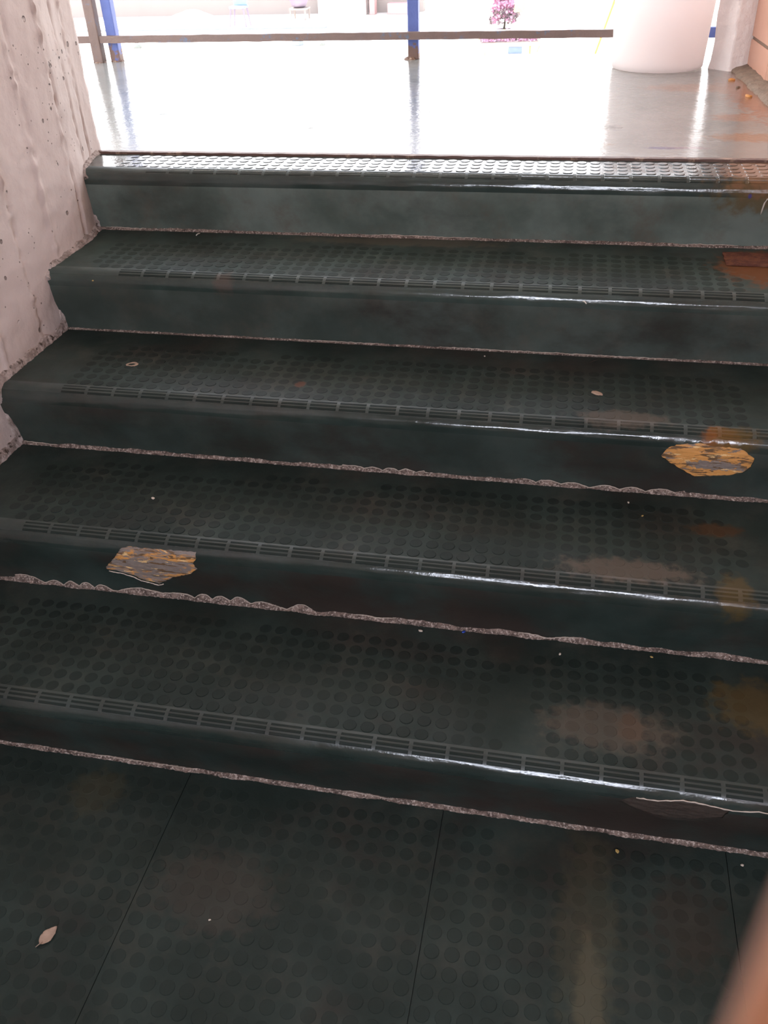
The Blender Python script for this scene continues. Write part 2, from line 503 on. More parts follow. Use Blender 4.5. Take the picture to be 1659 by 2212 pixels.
# left wall: board-formed concrete, a displaced skin with a rounded far end
def wall_x(y):
    if y < 1.12:
        return XL
    q = min(1.0, (y - 1.12) / 0.30)
    return XL - 0.060 * q * q * (3 - 2 * q)
BOARDS = [0.20, 0.36, 0.52, 0.66, 0.825, 0.98, 1.135, 1.245, 1.33]
def wall_disp(y, z):
    d = 0.004 * nz(y, z, 0.5, 6) + 0.0022 * nz(y, z, 7.5, 22) + 0.0012 * nz(y, z, 2.5, 60)
    for i, b in enumerate(BOARDS):
        bb = b + 0.012 * nz(z, i, 0, 2.0) + 0.03 * (z - 0.8) * (0.25 if i % 2 else -0.1)
        q = (y - bb) / 0.0055
        keep = nz(z * 1.0, i * 5.1, 1.7, 5) + 0.85 * nz(z, i * 3.3, 4.1, 55)
        if abs(q) < 3:
            d += 0.0095 * max(0, 0.30 + keep) * math.exp(-q * q)
        q2 = (y - bb - 0.011) / 0.006
        if abs(q2) < 3:
            d -= 0.0075 * max(0, 0.3 - keep) * math.exp(-q2 * q2)
        d += 0.0016 * (1 if (i % 2) else -1) * (0.5 + 0.5 * math.tanh((y - bb) / 0.004))
    return d
ys = [-2.4, -1.6, -0.8, -0.3, 0.0, 0.15]
while ys[-1] < 1.412:
    ys.append(ys[-1] + 0.0075)
ys[-1] = 1.42
zs = [-0.2, 0.0]
while zs[-1] < 1.55:
    zs.append(zs[-1] + 0.009)
zs += [1.8, 2.3, 2.8, 3.28]
V, F = [], []
for z in zs:
    for y in ys:
        fade = 1.0 if -0.1 < z < 1.6 else 0.3
        yy = y
        if y > 1.415:
            yy = y + 0.010 * nz(z, 0, 9, 7) + 0.006 * nz(z, 3, 9, 30)
        V.append((wall_x(y) + wall_disp(y, z) * fade, yy, z))
ny = len(ys)
for j in range(len(zs) - 1):
    for i in range(ny - 1):
        a = j * ny + i
        F.append((a, a + ny, a + ny + 1, a + 1))
# far end face, back face
b0 = len(V)
for z in zs:
    V.append((-1.25, 1.425, z))
for j in range(len(zs) - 1):
    F.append((j * ny + ny - 1, (j + 1) * ny + ny - 1, b0 + j + 1, b0 + j))
b1 = len(V)
for z in (zs[0], zs[-1]):
    V.append((-1.25, -2.4, z))
F.append((b0, b0 + len(zs) - 1, b1 + 1, b1))
F.append(((len(zs) - 1) * ny, b1 + 1, b0 + len(zs) - 1, len(zs) * ny - 1))
wl_obj = mesh_obj('wall_left', V, F, M_CONC, smooth=True)
structure(wl_obj)

# crumbling mortar where the wall meets the steps
def step_profile_line():
    pts = []
    for k in range(0, 5):
        pts.append((k * G, k * R))
        pts.append((k * G - 0.004, k * R + 0.08))
        pts.append((k * G - NO, (k + 1) * R - 0.02))
        pts.append((k * G - NO + 0.03, (k + 1) * R))
    pts.append((1.40, LAND))
    return pts
PL = step_profile_line()
path = []
for (ya, za), (yb, zb) in zip(PL, PL[1:]):
    n = max(2, int(math.hypot(yb - ya, zb - za) / 0.006))
    for i in range(n):
        path.append((ya + (yb - ya) * i / n, za + (zb - za) * i / n))
mb = MB()
rows = 7
vs, fs = [], []
for i, (y, z) in enumerate(path):
    w = 0.010 + 0.022 * max(0, nz(y, z, 2, 22) + 0.15) + 0.006 * nz(y, z, 5, 90) + max(0, min(0.03, (0.56 - z) * 0.3))
    # direction away from the stair body: up and back-out
    d = Vector((0, -0.5, 0.86)) if (i // 1) else Vector((0, 0, 1))
    for r_ in range(rows):
        u = r_ / (rows - 1)
        yy = y + d.y * w * (u - 0.25)
        zz = z + d.z * w * (u - 0.25)
        out = 0.011 * (1 - u) ** 0.8 + 0.006 * max(-0.4, nz(yy * 1.3, zz, 4.4 + u, 70)) * (1 - u * 0.7)
        vs.append((wall_x(yy) + 0.0015 + out - (0.012 if u > 0.99 else 0), yy, zz))
for i in range(len(path) - 1):
    for r_ in range(rows - 1):
        a = i * rows + r_
        fs.append((a, a + 1, a + rows + 1, a + rows))
mb.add(vs, fs)
structure(mb.build('baseboard_left', M_MORTAR))

# right wall: big peach tiles over grout
RW0, RW1 = Vector((0.905, 2.985, 0)), Vector((1.175, -2.4, 0))
dirw = (RW1 - RW0).normalized()
nrm_w = Vector((-dirw.y, dirw.x, 0))
if nrm_w.x > 0:
    nrm_w = -nrm_w
mb = MB()
Lw = (RW1 - RW0).length
def wbox(u0, u1, z0, z1, d0, d1, mi):
    vs = []
    for z in (z0, z1):
        for (u, d) in ((u0, d0), (u1, d0), (u1, d1), (u0, d1)):
            p = RW0 + dirw * u + nrm_w * d
            vs.append((p.x, p.y, z))
    mb.add(vs, [(0, 1, 2, 3)[::-1], (4, 5, 6, 7), (0, 1, 5, 4), (1, 2, 6, 5), (2, 3, 7, 6), (3, 0, 4, 7)], mi)
wbox(-0.16, Lw, -0.2, 3.28, -0.15, -0.004, 1)
zrows = [LAND - 0.825, LAND - 0.55, LAND - 0.23, LAND + 0.108, LAND + 0.446, LAND + 0.784, LAND + 1.122, LAND + 1.46, LAND + 1.80, LAND + 2.14]
for j, (z0, z1) in enumerate(zip(zrows, zrows[1:])):
    u = -0.16 + (0.19 if j % 2 else 0.06)
    us = [-0.16]
    while u < Lw:
        us.append(u)
        u += 0.66
    us.append(Lw)
    for u0, u1 in zip(us, us[1:]):
        if u1 - u0 > 0.012:
            wbox(u0 + 0.003, u1 - 0.003, z0 + 0.005, z1 - 0.005, -0.004, 0.001, 0)
wr = mb.build('wall_right', [M_TILE, M_GROUT])
structure(wr)
bevel(wr, 0.002, 1)

# curb of rough mortar along the foot of the right wall, on the landing
vs, fs = [], []
n = 110
for i in range(n):
    u = 0.20 + (1.52 - 0.20) * i / (n - 1)
    p = RW0 + dirw * u
    w = 0.055 + 0.012 * nz(u, 0, 0, 9) + 0.006 * nz(u, 5, 0, 45)
    h = 0.016 + 0.006 * nz(u, 2, 0, 14)
    prof = [(w, -0.002), (w * 0.93, h * 0.45), (w * 0.72, h * 0.8 + 0.003 * nz(u, 1, 1, 60)), (w * 0.4, h + 0.003 * nz(u, 3, 2, 60)), (0.0, h * 1.35 + 0.004 * nz(u, 8, 2, 30)), (-0.004, h * 1.3)]
    for (dd, zz) in prof:
        q = p + nrm_w * dd
        vs.append((q.x, q.y, LAND + zz))
np_ = 6
for i in range(n - 1):
    for k in range(np_ - 1):
        a = i * np_ + k
        fs.append((a, a + 1, a + np_ + 1, a + np_))
structure(mesh_obj('baseboard_right', vs, fs, M_CURB, smooth=True))

# white plaster pillar in the landing's right corner, its left corner chamfered
mb = MB()
sect = [(0.792, 2.80), (0.853, 2.735), (0.898, 2.745), (0.935, 2.76), (0.95, 3.12), (0.845, 3.12)]
cx, cy = 0.87, 2.93
vs, fs = [], []
levels = [i * 0.03 for i in range(82)]
for z in levels:
    flare = 1.0 + 0.10 * math.exp(-z / 0.03)
    for k, (x, y) in enumerate(sect):
        jx = 0.005 * nz(z, k, 0, 8) + 0.003 * nz(z, k, 4, 30)
        vs.append((cx + (x - cx) * flare + jx, cy + (y - cy) * (1.0 + (flare - 1) * 0.5) + jx * 0.6, LAND + z - 0.002))
ns = len(sect)
for i in range(len(levels) - 1):
    for k in range(ns):
        fs.append((i * ns + k, i * ns + (k + 1) % ns, (i + 1) * ns + (k + 1) % ns, (i + 1) * ns + k))
fs.append(tuple((len(levels) - 1) * ns + k for k in range(ns)))
structure(bevel(mesh_obj('wall_pillar', vs, fs, M_PLASTER), 0.006, 2))

# ceiling and rear wall with its window
mb = MB()
mb.box(-1.25, 1.33, -2.55, 1.45, 3.28, 3.45)
mb.box(-4.2, 1.33, 1.45, 3.88, 3.28, 3.45)  # unseen roof over the landing, added and lengthened to keep the sun off
structure(mb.build('ceiling', M_CEIL))
WX0, WX1, WZ0, WZ1 = -0.205, 1.045, 1.35, 1.85
mb = MB()
mb.box(-1.25, WX0, -2.55, -2.4, -0.2, 3.28)
mb.box(WX1, 1.33, -2.55, -2.4, -0.2, 3.28)
mb.box(WX0, WX1, -2.55, -2.4, -0.2, WZ0)
mb.box(WX0, WX1, -2.55, -2.4, WZ1, 3.28)
structure(mb.build('wall_back', M_WALLB))
wf = MB()
for (x0, x1, z0, z1) in ((WX0, WX1, WZ0, WZ0 + 0.03), (WX0, WX1, WZ1 - 0.03, WZ1), (WX0, WX0 + 0.03, WZ0, WZ1), (WX1 - 0.03, WX1, WZ0, WZ1), (0.405, 0.435, WZ0, WZ1)):
    wf.box(x0, x1, -2.50, -2.46, z0, z1)
structure(wf.build('window_1', M_WHITE))

# ------------------------------------------------------------------ rubber stair covers
def profile(k):
    y0 = k * G - NO
    zt = (k + 1) * R
    pts = [(y0 + RAD + 0.006, zt)]
    for i in range(0, 17):
        a = math.pi / 2 * i / 16
        pts.append((y0 + RAD - RAD * math.sin(a), zt - RAD + RAD * math.cos(a)))
    zb = k * R
    for i in range(1, 9):
        q = i / 8
        pts.append((y0 + NO * (q * q * (3 - 2 * q)) ** 0.9, (zt - RAD) * (1 - q) + zb * q))
    s, out = 0.0, []
    for i, p in enumerate(pts):
        if i:
            s += math.hypot(p[0] - pts[i - 1][0], p[1] - pts[i - 1][1])
        out.append((s, p[0], p[1]))
    return out

def on_profile(P, s, off=0.0):
    s = max(P[0][0], min(P[-1][0] - 1e-6, s))
    for (s0, y0, z0), (s1, y1, z1) in zip(P, P[1:]):
        if s0 <= s <= s1:
            u = (s - s0) / (s1 - s0)
            t = Vector((0, y1 - y0, z1 - z0)).normalized()
            nn = Vector((0, t.z, -t.y))
            # outward is toward -y / +z
            if nn.y > 0 or (abs(nn.y) < 1e-6 and nn.z < 0):
                nn = -nn
            return Vector((0, y0 + u * (y1 - y0), z0 + u * (z1 - z0))) + nn * off
    return Vector((0, P[-1][1], P[-1][2]))

def inside(poly, x, y):
    c = False
    for (x0, y0), (x1, y1) in zip(poly, poly[1:] + poly[:1]):
        if (y0 > y) != (y1 > y) and x < (x1 - x0) * (y - y0) / (y1 - y0) + x0:
            c = not c
    return c

def ragged(poly, amp=0.0012):
    out = []
    for (x0, y0), (x1, y1) in zip(poly, poly[1:] + poly[:1]):
        n = max(2, int(math.hypot(x1 - x0, y1 - y0) / 0.005))
        for i in range(n):
            u = i / n
            j = 0 if i == 0 else amp
            out.append((x0 + (x1 - x0) * u + random.uniform(-j, j), y0 + (y1 - y0) * u + random.uniform(-j, j)))
    return out

HOLES = {
    1: [(-0.5776, 0.1102), (-0.5502, 0.0791), (-0.5239, 0.0458), (-0.5029, 0.0397), (-0.4535, 0.0408), (-0.3875, 0.0384), (-0.3583, 0.0376),
        (-0.3592, 0.0533), (-0.3692, 0.0676), (-0.3635, 0.087), (-0.3892, 0.1105), (-0.4281, 0.127), (-0.4593, 0.1487), (-0.4704, 0.1573),
        (-0.4881, 0.1506), (-0.5086, 0.1475), (-0.5231, 0.1362), (-0.5599, 0.1239), (-0.582, 0.1226)],
    2: [(0.5565, 0.085), (0.5652, 0.0643), (0.5816, 0.0525), (0.6291, 0.0457), (0.6566, 0.0506), (0.7052, 0.0508), (0.7362, 0.0733), (0.7346, 0.0982),
        (0.7226, 0.1175), (0.6942, 0.1292), (0.6318, 0.1392), (0.611, 0.1261), (0.5747, 0.102)],
    0: [(0.4971, 0.0694), (0.5217, 0.0519), (0.5535, 0.0521), (0.6031, 0.0427), (0.6367, 0.0452), (0.6764, 0.0507), (0.6686, 0.0793), (0.6278, 0.1016),
        (0.5762, 0.1135), (0.5268, 0.0914)],
}
for k_ in HOLES:
    HOLES[k_] = ragged(HOLES[k_])

def sheet(name, k, P, s0, s1, x0, x1, mat, parent, hole=None):
    """rubber sheet over part of the step's profile, with the torn hole cut out of it"""
    srows = [s0] + [s for s, _, _ in P if s0 + 1e-4 < s < s1 - 1e-4] + [s1]
    nx = 74
    xs = [x0 + (x1 - x0) * i / (nx - 1) for i in range(nx)]
    pts, edges = [], []
    for s in srows:
        for i, x in enumerate(xs):
            pts.append(Vector((x, s)))
    nr = len(srows)
    for j in (0, nr - 1):
        for i in range(nx - 1):
            edges.append((j * nx + i, j * nx + i + 1))
    for j in range(nr - 1):
        edges += [(j * nx, (j + 1) * nx), (j * nx + nx - 1, (j + 1) * nx + nx - 1)]
    if hole and min(q[1] for q in hole) < s1 and max(q[1] for q in hole) > s0:
        b = len(pts)
        pts += [Vector(q) for q in hole]
        edges += [(b + i, b + (i + 1) % len(hole)) for i in range(len(hole))]
    else:
        hole = None
    ov, oe, of, *_ = geometry.delaunay_2d_cdt(pts, edges, [], 0, 1e-6)
    keep = []
    for f in of:
        cx_ = sum(ov[i][0] for i in f) / len(f)
        cs_ = sum(ov[i][1] for i in f) / len(f)
        if cs_ < s0 or cs_ > s1 or (hole and inside(hole, cx_, cs_)):
            continue
        keep.append(tuple(f))
    used_i = sorted({i for f in keep for i in f})
    remap = {i: j for j, i in enumerate(used_i)}
    V = []
    for i in used_i:
        x, s = ov[i]
        wob = 0.0016 * nz(x, k * 3.1, s * 8, 3.0) + 0.0010 * nz(x, k * 7.7, s * 20, 11)
        p = on_profile(P, s, wob * min(1, s / 0.06))
        V.append((x, p.y, p.z))
    F = []
    for f in keep:
        a, b_, c = (Vector(V[remap[i]]) for i in f[:3])
        nn = (b_ - a).cross(c - a)
        F.append(tuple(remap[i] for i in (f if (nn.z - nn.y) > 0 else f[::-1])))
    o = mesh_obj(name, V, F, mat, parent, smooth=True)
    so = o.modifiers.new('thickness', 'SOLIDIFY')
    so.thickness = 0.0035
    so.offset = -1
    es_ = o.modifiers.new('crisp_edges', 'EDGE_SPLIT')
    es_.split_angle = math.radians(42)
    return o

SEAM_AMP = [0.004, 0.0125, 0.007, 0.002, 0.003]
SEAM_H = [0.0055, 0.0062, 0.0055, 0.0035, 0.0048]
def seam_top(k, x):
    h = SEAM_H[k] + SEAM_AMP[k] * 0.7 * nz(x, k * 4.7, 0, 18) + 0.0015 * nz(x, k, 2, 90)
    env = max(0.0, nz(x, k * 9.1, 5, 3.5) + 0.25)
    if k == 1:
        env = 1.0 if -0.82 < x < -0.13 else 0.15
    if k == 2:
        env = 1.0 if (-0.13 < x < 0.06 or 0.26 < x < 0.62) else 0.2
    w = abs(math.sin(x * 52 + 3.1 * nz(x, k, 0, 6)))
    return max(0.001, h + SEAM_AMP[k] * env * (w - 0.25))

LABELS = [
    'lowest green rubber stair step, scuffed brown below its nose at the right',
    'second stair step from the bottom, torn to grey backing at the left',
    'third stair step from the bottom, ochre oval tear under its nose at the right',
    'fourth stair step from the bottom, green rubber with rusty corner at the right wall',
    'topmost stair step, wet shiny studs along the edge of the landing',
]
for k in range(5):
    step = empty('stair_step', (0, 0, 0))
    tag(step, LABELS[k], 'stair step', 'green rubber covered stair steps')
    P = profile(k)
    y0 = k * G - NO
    zt = (k + 1) * R
    x0, x1 = XL - 0.004 - (0.05 if k == 4 else 0), XR - 0.002 - 0.012 * k
    yb = (k + 1) * G - 0.001 if k < 4 else EDGE_Y
    # tread: flat sheet with studs
    mb = MB()
    nxx = 46
    nyy = 8
    vs, fs = [], []
    for j in range(nyy):
        for i in range(nxx):
            x = x0 + (x1 - x0) * i / (nxx - 1)
            y = y0 + RAD + 0.006 + (yb - y0 - RAD - 0.006) * j / (nyy - 1)
            vs.append((x, y, zt + 0.0010 * nz(x, y, k, 7) * (0 if j in (0, nyy - 1) else 1)))
    top_n = len(vs)
    vs += [(x_, y_, zt - 0.004) for (x_, y_, z_) in vs]
    for j in range(nyy - 1):
        for i in range(nxx - 1):
            a = j * nxx + i
            fs.append((a, a + 1, a + nxx + 1, a + nxx))
    for i in range(nxx - 1):
        a = (nyy - 1) * nxx + i
        fs.append((a, a + 1, a + 1 + top_n, a + top_n))
    for j in range(nyy - 1):
        for a in (j * nxx, j * nxx + nxx - 1):
            fs.append((a, a + nxx, a + nxx + top_n, a + top_n))
    mb.add(vs, fs, 0)
    nrow = 4 if k == 4 else (8 if k < 2 else 7)
    for j in range(nrow):
        y = y0 + 0.049 + 0.0318 * j
        i = 0
        x = XL + 0.055 + 0.0165
        while x < 0.80:
            lo = max(0.0, min(1.0, (x - (XL + 0.05 + 0.03 * (k % 3))) / 0.16))
            hi = max(0.0, min(1.0, (0.76 - x) / 0.14))
            w = min(lo, hi) * (0.62 + 1.0 * nz(x, y, k * 2.2, 4.5))
            if j >= nrow - 1 and k < 4:
                w *= 0.55 + nz(x, k, 8, 6)
            if k == 3:
                w *= 0.75
            if k == 4:
                w = 1.0 if x < 0.9 else 0.0
            if w > 0.14:
                stud_ring(mb, x, y, zt + 0.0010 * nz(x, y, k, 7), 0.0012 * min(1.0, w), 0.0129)
            x += 0.0330
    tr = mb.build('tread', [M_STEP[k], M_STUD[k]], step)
    # nosing: rounded front with three rows of raised dashes
    S1 = 0.062
    hole = HOLES.get(k)
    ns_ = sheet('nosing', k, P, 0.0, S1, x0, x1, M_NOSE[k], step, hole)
    dash = MB()
    for si, (sc, hw) in enumerate(((0.0085, 0.0028), (0.0175, 0.0028), (0.0265, 0.0030))):
        x = XL + 0.09 + 0.033 * (k % 2)
        while x < 0.78:
            xa, xb = x + 0.0035, x + 0.0625
            lo = max(0.0, min(1.0, (x - (XL + 0.10)) / 0.2))
            hgt = 0.0012 * min(1, lo * (0.75 + 0.6 * nz(x, si, k, 5)))
            if hgt > 0.0002 and not (hole and any(inside(hole, q, sc + hw) for q in (xa, (xa + xb) / 2, xb))):
                a0 = on_profile(P, sc - hw, -0.0002)
                a1 = on_profile(P, sc - hw * 0.7, hgt)
                a2 = on_profile(P, sc + hw * 0.7, hgt)
                a3 = on_profile(P, sc + hw, -0.0002)
                vs = []
                for xx, e in ((xa, 0.0), (xb, 0.0)):
                    sg = 1 if xx == xa else -1
                    for q, ins in ((a0, 0), (a1, 0.001), (a2, 0.001), (a3, 0)):
                        vs.append((xx + sg * ins, q.y, q.z))
                dash.add(vs, [(0, 1, 5, 4), (1, 2, 6, 5), (2, 3, 7, 6), (0, 3, 2, 1), (4, 5, 6, 7)])
            x += 0.066
    dash.build('grip_ridges', M_STUD[k], ns_)
    # riser
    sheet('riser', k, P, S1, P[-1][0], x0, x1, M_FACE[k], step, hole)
    # exposed backing behind the tear
    if hole:
        hx0, hx1 = min(q[0] for q in hole) - 0.008, max(q[0] for q in hole) + 0.008
        hs0, hs1 = min(q[1] for q in hole) - 0.006, max(q[1] for q in hole) + 0.006
        nx_, ns2 = 90, 46
        vs, fs = [], []
        for j in range(ns2):
            s = hs0 + (hs1 - hs0) * j / (ns2 - 1)
            for i in range(nx_):
                x = hx0 + (hx1 - hx0) * i / (nx_ - 1)
                edge = min(1.0, min(i, nx_ - 1 - i, j, ns2 - 1 - j) / 4.0)
                e = -0.0030 * edge - 0.0042 * (1 - edge) + edge * (0.0011 * nz(x * 0.4, s * 1.6, k, 90) + 0.0006 * nz(x, s * 2, k, 260))
                p = on_profile(P, s, e)
                vs.append((x, p.y, p.z))
        for j in range(ns2 - 1):
            for i in range(nx_ - 1):
                a = j * nx_ + i
                fs.append((a, a + nx_, a + nx_ + 1, a + 1))
        bk = mesh_obj('exposed_backing', vs, fs, {1: M_BACK_GREY, 2: M_BACK_OCHRE, 0: M_BACK_DARK}[k], step, smooth=True)
        bk['label'] = {1: 'grey and rust stained torn patch', 2: 'ochre oval torn patch', 0: 'dark brown scraped patch'}[k]
        # curled pale lip along the lower edge of the tear
        if k in (0, 1):
            lip = MB()
            sel = {1: [(-0.575, 0.124), (-0.545, 0.129), (-0.523, 0.137), (-0.508, 0.148), (-0.488, 0.1515), (-0.470, 0.158), (-0.455, 0.150)],
                   0: [(0.525, 0.0515), (0.56, 0.052), (0.60, 0.0435), (0.637, 0.046), (0.68, 0.051), (0.72, 0.046), (0.78, 0.047)]}[k]
            pp = []
            for (xa, sa), (xb, sb) in zip(sel, sel[1:]):
                for i in range(6):
                    u = i / 6
                    pp.append(Vector((xa + (xb - xa) * u, 0, 0)) + on_profile(P, sa + (sb - sa) * u + random.uniform(-.0008, .0008), 0.0008))
            lip.tube(pp, [0.0009 + 0.0006 * random.random() for _ in pp], 6)
            lp = lip.build('torn_lip', M_LIP, step, True)
    # crusty sealant at the foot of the riser
    n = 760
    zb, ybk = k * R, k * G
    vs, fs = [], []
    rows = 6
    for i in range(n):
        x = x0 + 0.006 + (x1 - x0 - 0.008) * i / (n - 1)
        up = seam_top(k, x)
        fw = 0.0060 + 0.004 * nz(x, k * 1.3, 3, 20) + 0.0022 * nz(x, k, 9, 150)
        fw = max(0.002, fw * (0.55 if k == 3 else 1.0))
        for r_ in range(rows):
            u = r_ / (rows - 1)
            y = ybk - fw * (1 - u) - 0.0008
            z = zb - 0.0003 + up * u ** 1.4
            bl = 0.0018 * nz(x, u * 0.02, k, 120) * math.sin(math.pi * min(1, u + 0.1))
            vs.append((x, y - bl - 0.002 * math.sin(math.pi * u), z + bl + 0.0012 * (u > 0)))
    for i in range(n - 1):
        for r_ in range(rows - 1):
            a = i * rows + r_
            fs.append((a, a + rows, a + rows + 1, a + 1))
    sm = mesh_obj('sealant_seam', vs, fs, M_SEAL, step)
    # pale peeling upper edge where the bead has lifted
    for (xa, xb) in {0: [(-0.95, -0.80), (-0.56, -0.30), (0.0, 0.1)], 1: [(-0.82, -0.13), (-0.04, 0.05), (0.30, 0.42)], 2: [(-0.93, -0.84), (-0.14, 0.07), (0.28, 0.60)],
                     3: [(-0.3, -0.1), (0.05, 0.6)], 4: [(-0.94, -0.82), (-0.2, 0.1), (0.60, 0.74)]}[k]:
        lipm = MB()
        pp, rr = [], []
        n2 = int((xb - xa) / 0.0022)
        for i in range(n2 + 1):
            x = xa + (xb - xa) * i / n2
            u = math.sin(math.pi * i / n2) ** 0.4
            pp.append((x, ybk - 0.0032 - 0.0015 * nz(x, 1, k, 30), zb + 0.0008 + seam_top(k, x) * 1.02))
            rr.append((0.0009 + 0.0008 * abs(nz(x, 2, k, 45))) * (0.5 + 0.5 * u) * (1.0 if k in (1, 2) else 0.75))
        lipm.tube(pp, rr, 5)
        lipm.build('peeling_edge', M_LIP, sm, True)

# rusty metal strip closing the top nosing against the landing
mb = MB()
n = 120
vs, fs = [], []
for i in range(n):
    x = -1.01 + (0.985 + 1.01) * i / (n - 1)
    j = 0.0012 * nz(x, 0, 0, 25)
    for (y, z) in ((EDGE_Y + 0.001, LAND - 0.004), (EDGE_Y + 0.001 + j, LAND + 0.0055 + j), (EDGE_Y + 0.019 + j, LAND + 0.0055 + j * 0.5), (EDGE_Y + 0.019, LAND - 0.004)):
        vs.append((x, y, z))
for i in range(n - 1):
    for q in range(3):
        a = i * 4 + q
        fs.append((a, a + 4, a + 5, a + 1))
structure(mesh_obj('trim_1', vs, fs, M_STRIP))

# ------------------------------------------------------------------ railing on the landing's far edge
rail = empty('railing', (-0.38, 3.06, LAND))
tag(rail, 'rusty brown and blue steel railing on the far edge of the wet landing', 'railing')
def local(o, parent):
    o.parent = parent
    o.matrix_parent_inverse = Matrix.Translation(parent.location).inverted()
    return o
def post(x, y, w, d, mat, name='post'):
    mb = MB()
    mb.box(x - w / 2, x + w / 2, y - d / 2, y + d / 2, LAND - 0.001, LAND + 1.05)
    o = mb.build(name, mat)
    bevel(o, 0.004, 2)
    return local(o, rail)
pb = post(-1.808, 3.045, 0.047, 0.04, M_BROWN)
pb['label'] = 'rusty brown post'
p2 = post(-1.738, 3.075, 0.046, 0.04, M_BLUE)
p3 = post(-0.381, 3.085, 0.046, 0.04, M_BLUE)
mb = MB()
n = 160
vs, fs = [], []
for i in range(n):
    x = -4.0 + (0.84 + 4.0) * i / (n - 1)
    j = 0.0016 * nz(x, 0, 0, 12)
    for (y, z) in ((3.030, 0.903), (3.030, 0.931), (3.056, 0.931), (3.056, 0.903)):
        vs.append((x, y, z + j + 0.0008 * nz(x, y, z, 40)))
for i in range(n - 1):
    for q in range(4):
        a = i * 4
        fs.append((a + q, a + 4 + q, a + 4 + (q + 1) % 4, a + (q + 1) % 4))
fs += [(0, 1, 2, 3), tuple((n - 1) * 4 + q for q in (3, 2, 1, 0))]
lr = local(mesh_obj('lower_rail', vs, fs, M_BROWN), rail)
lr['label'] = 'rusty brown lower rail'
mb = MB()
mb.box(-4.0, 0.84, 3.04, 3.085, LAND + 1.05, LAND + 1.09)
local(bevel(mb.build('handrail', M_BLUE), 0.006, 3), rail)
mb = MB()
mb.box(0.797, 0.838, 3.020, 3.060, 0.899, 0.936)
br = local(bevel(mb.build('rail_bracket', M_BLUE), 0.003, 2), rail)
br['label'] = 'blue rail end at the pillar'
def flake(x, y, r, parent):
    mb = MB()
    n = 26
    vs = [(x, y, LAND + 0.016)]
    for ring, (rr, h) in enumerate(((0.55, 0.008), (0.8, 0.005), (1.0, 0.0))):
        for i in range(n):
            a = 2 * math.pi * i / n
            q = r * rr * (1 + 0.28 * nz(math.cos(a) * 2 + x * 9, math.sin(a) * 2, ring, 1.6))
            vs.append((x + q * math.cos(a), y + q * math.sin(a) * 0.8, LAND + max(-0.0005, h * (1 + 0.8 * nz(a, x * 5, 0, 3)))))
    fs = [(0, 1 + i, 1 + (i + 1) % n) for i in range(n)]
    for ring in range(2):
        for i in range(n):
            a, b = 1 + ring * n, 1 + (ring + 1) * n
            fs.append((a + i, b + i, b + (i + 1) % n, a + (i + 1) % n))
    mb.add(vs, fs)
    local(mb.build('rusted_foot', M_FLAKE), rail)
flake(-1.808, 3.045, 0.030, rail)
flake(-1.738, 3.075, 0.030, rail)
flake(-0.395, 3.075, 0.030, rail)

# ------------------------------------------------------------------ white bucket
bx, by = 0.602, 2.842
bk = empty('bucket', (bx, by, LAND))
tag(bk, 'large white plastic bucket standing on the landing by the pillar', 'bucket')
mb = MB()
rb, rt_, hh = 0.168, 0.190, 0.40
prof = [(0.0, 0.006), (rb - 0.012, 0.006), (rb - 0.004, 0.002), (rb, 0.006)]
for i in range(1, 13):
    q = i / 12
    prof.append((rb + (rt_ - rb) * q, 0.006 + (hh - 0.006) * q))
prof += [(rt_ + 0.006, hh), (rt_ + 0.008, hh + 0.006), (rt_ + 0.004, hh + 0.012), (rt_ - 0.004, hh + 0.010)]
for i in range(12, -1, -1):
    q = i / 12
    prof.append((rb - 0.005 + (rt_ - rb) * q, 0.012 + (hh - 0.012) * q))
prof.append((0.0, 0.012))
mb.lathe(prof, 0, 0, 80)
mb.build('body', M_PLASTIC, bk, True)
mb = MB()
mb.lathe([(rt_ - 0.006, hh - 0.045), (rt_ + 0.006, hh - 0.044), (rt_ + 0.007, hh - 0.036), (rt_ - 0.004, hh - 0.034)], 0, 0, 80)
mb.build('rim_band', M_PLASTIC, bk, True)
mb = MB()
hp = []
for i in range(25):
    a = math.pi * i / 24
    hp.append(((rt_ + 0.006) * math.cos(a), -(rt_ + 0.012) * math.sin(a) * 0.86, hh - 0.02 - 0.11 * math.sin(a) + 0.06 * math.sin(a)))
mb.tube([(p[0], p[1] - 0.010, p[2] + 0.05 * math.sin(math.pi * i / 24)) for i, p in enumerate(hp)], 0.0028, 8)
mb.build('handle', M_WIRE, bk, True)

# ------------------------------------------------------------------ small things on the steps
def chip(name, x, y, z, sx, sy, h, mat, rot=0.0, hole=False, seed=0):
    n = 18
    vs, fs = [], []
    rings = ((1.0, 0.0002), (0.97, h * 0.7), (0.6, h), (0.0, h * 0.85)) if not hole else ((1.0, 0.0002), (0.9, h), (0.62, h), (0.5, 0.0002))
    for rr, zz in rings:
        for i in range(n):
            a = 2 * math.pi * i / n
            q = rr * (1 + 0.3 * nz(math.cos(a) * 1.3 + seed * 7.7, math.sin(a) * 1.3, seed, 1.2))
            px, py = sx * q * math.cos(a), sy * q * math.sin(a)
            vs.append((px, py, zz * (1 + 0.5 * nz(px * 90, py * 90, seed))))
    for k_ in range(len(rings) - 1):
        for i in range(n):
            fs.append((k_ * n + i, k_ * n + (i + 1) % n, (k_ + 1) * n + (i + 1) % n, (k_ + 1) * n + i))
    o = mesh_obj(name, vs, fs, mat, smooth=True)
    o.location = (x, y, z)
    o.rotation_euler = (0, 0, rot)
    return o
STH = 0.0012
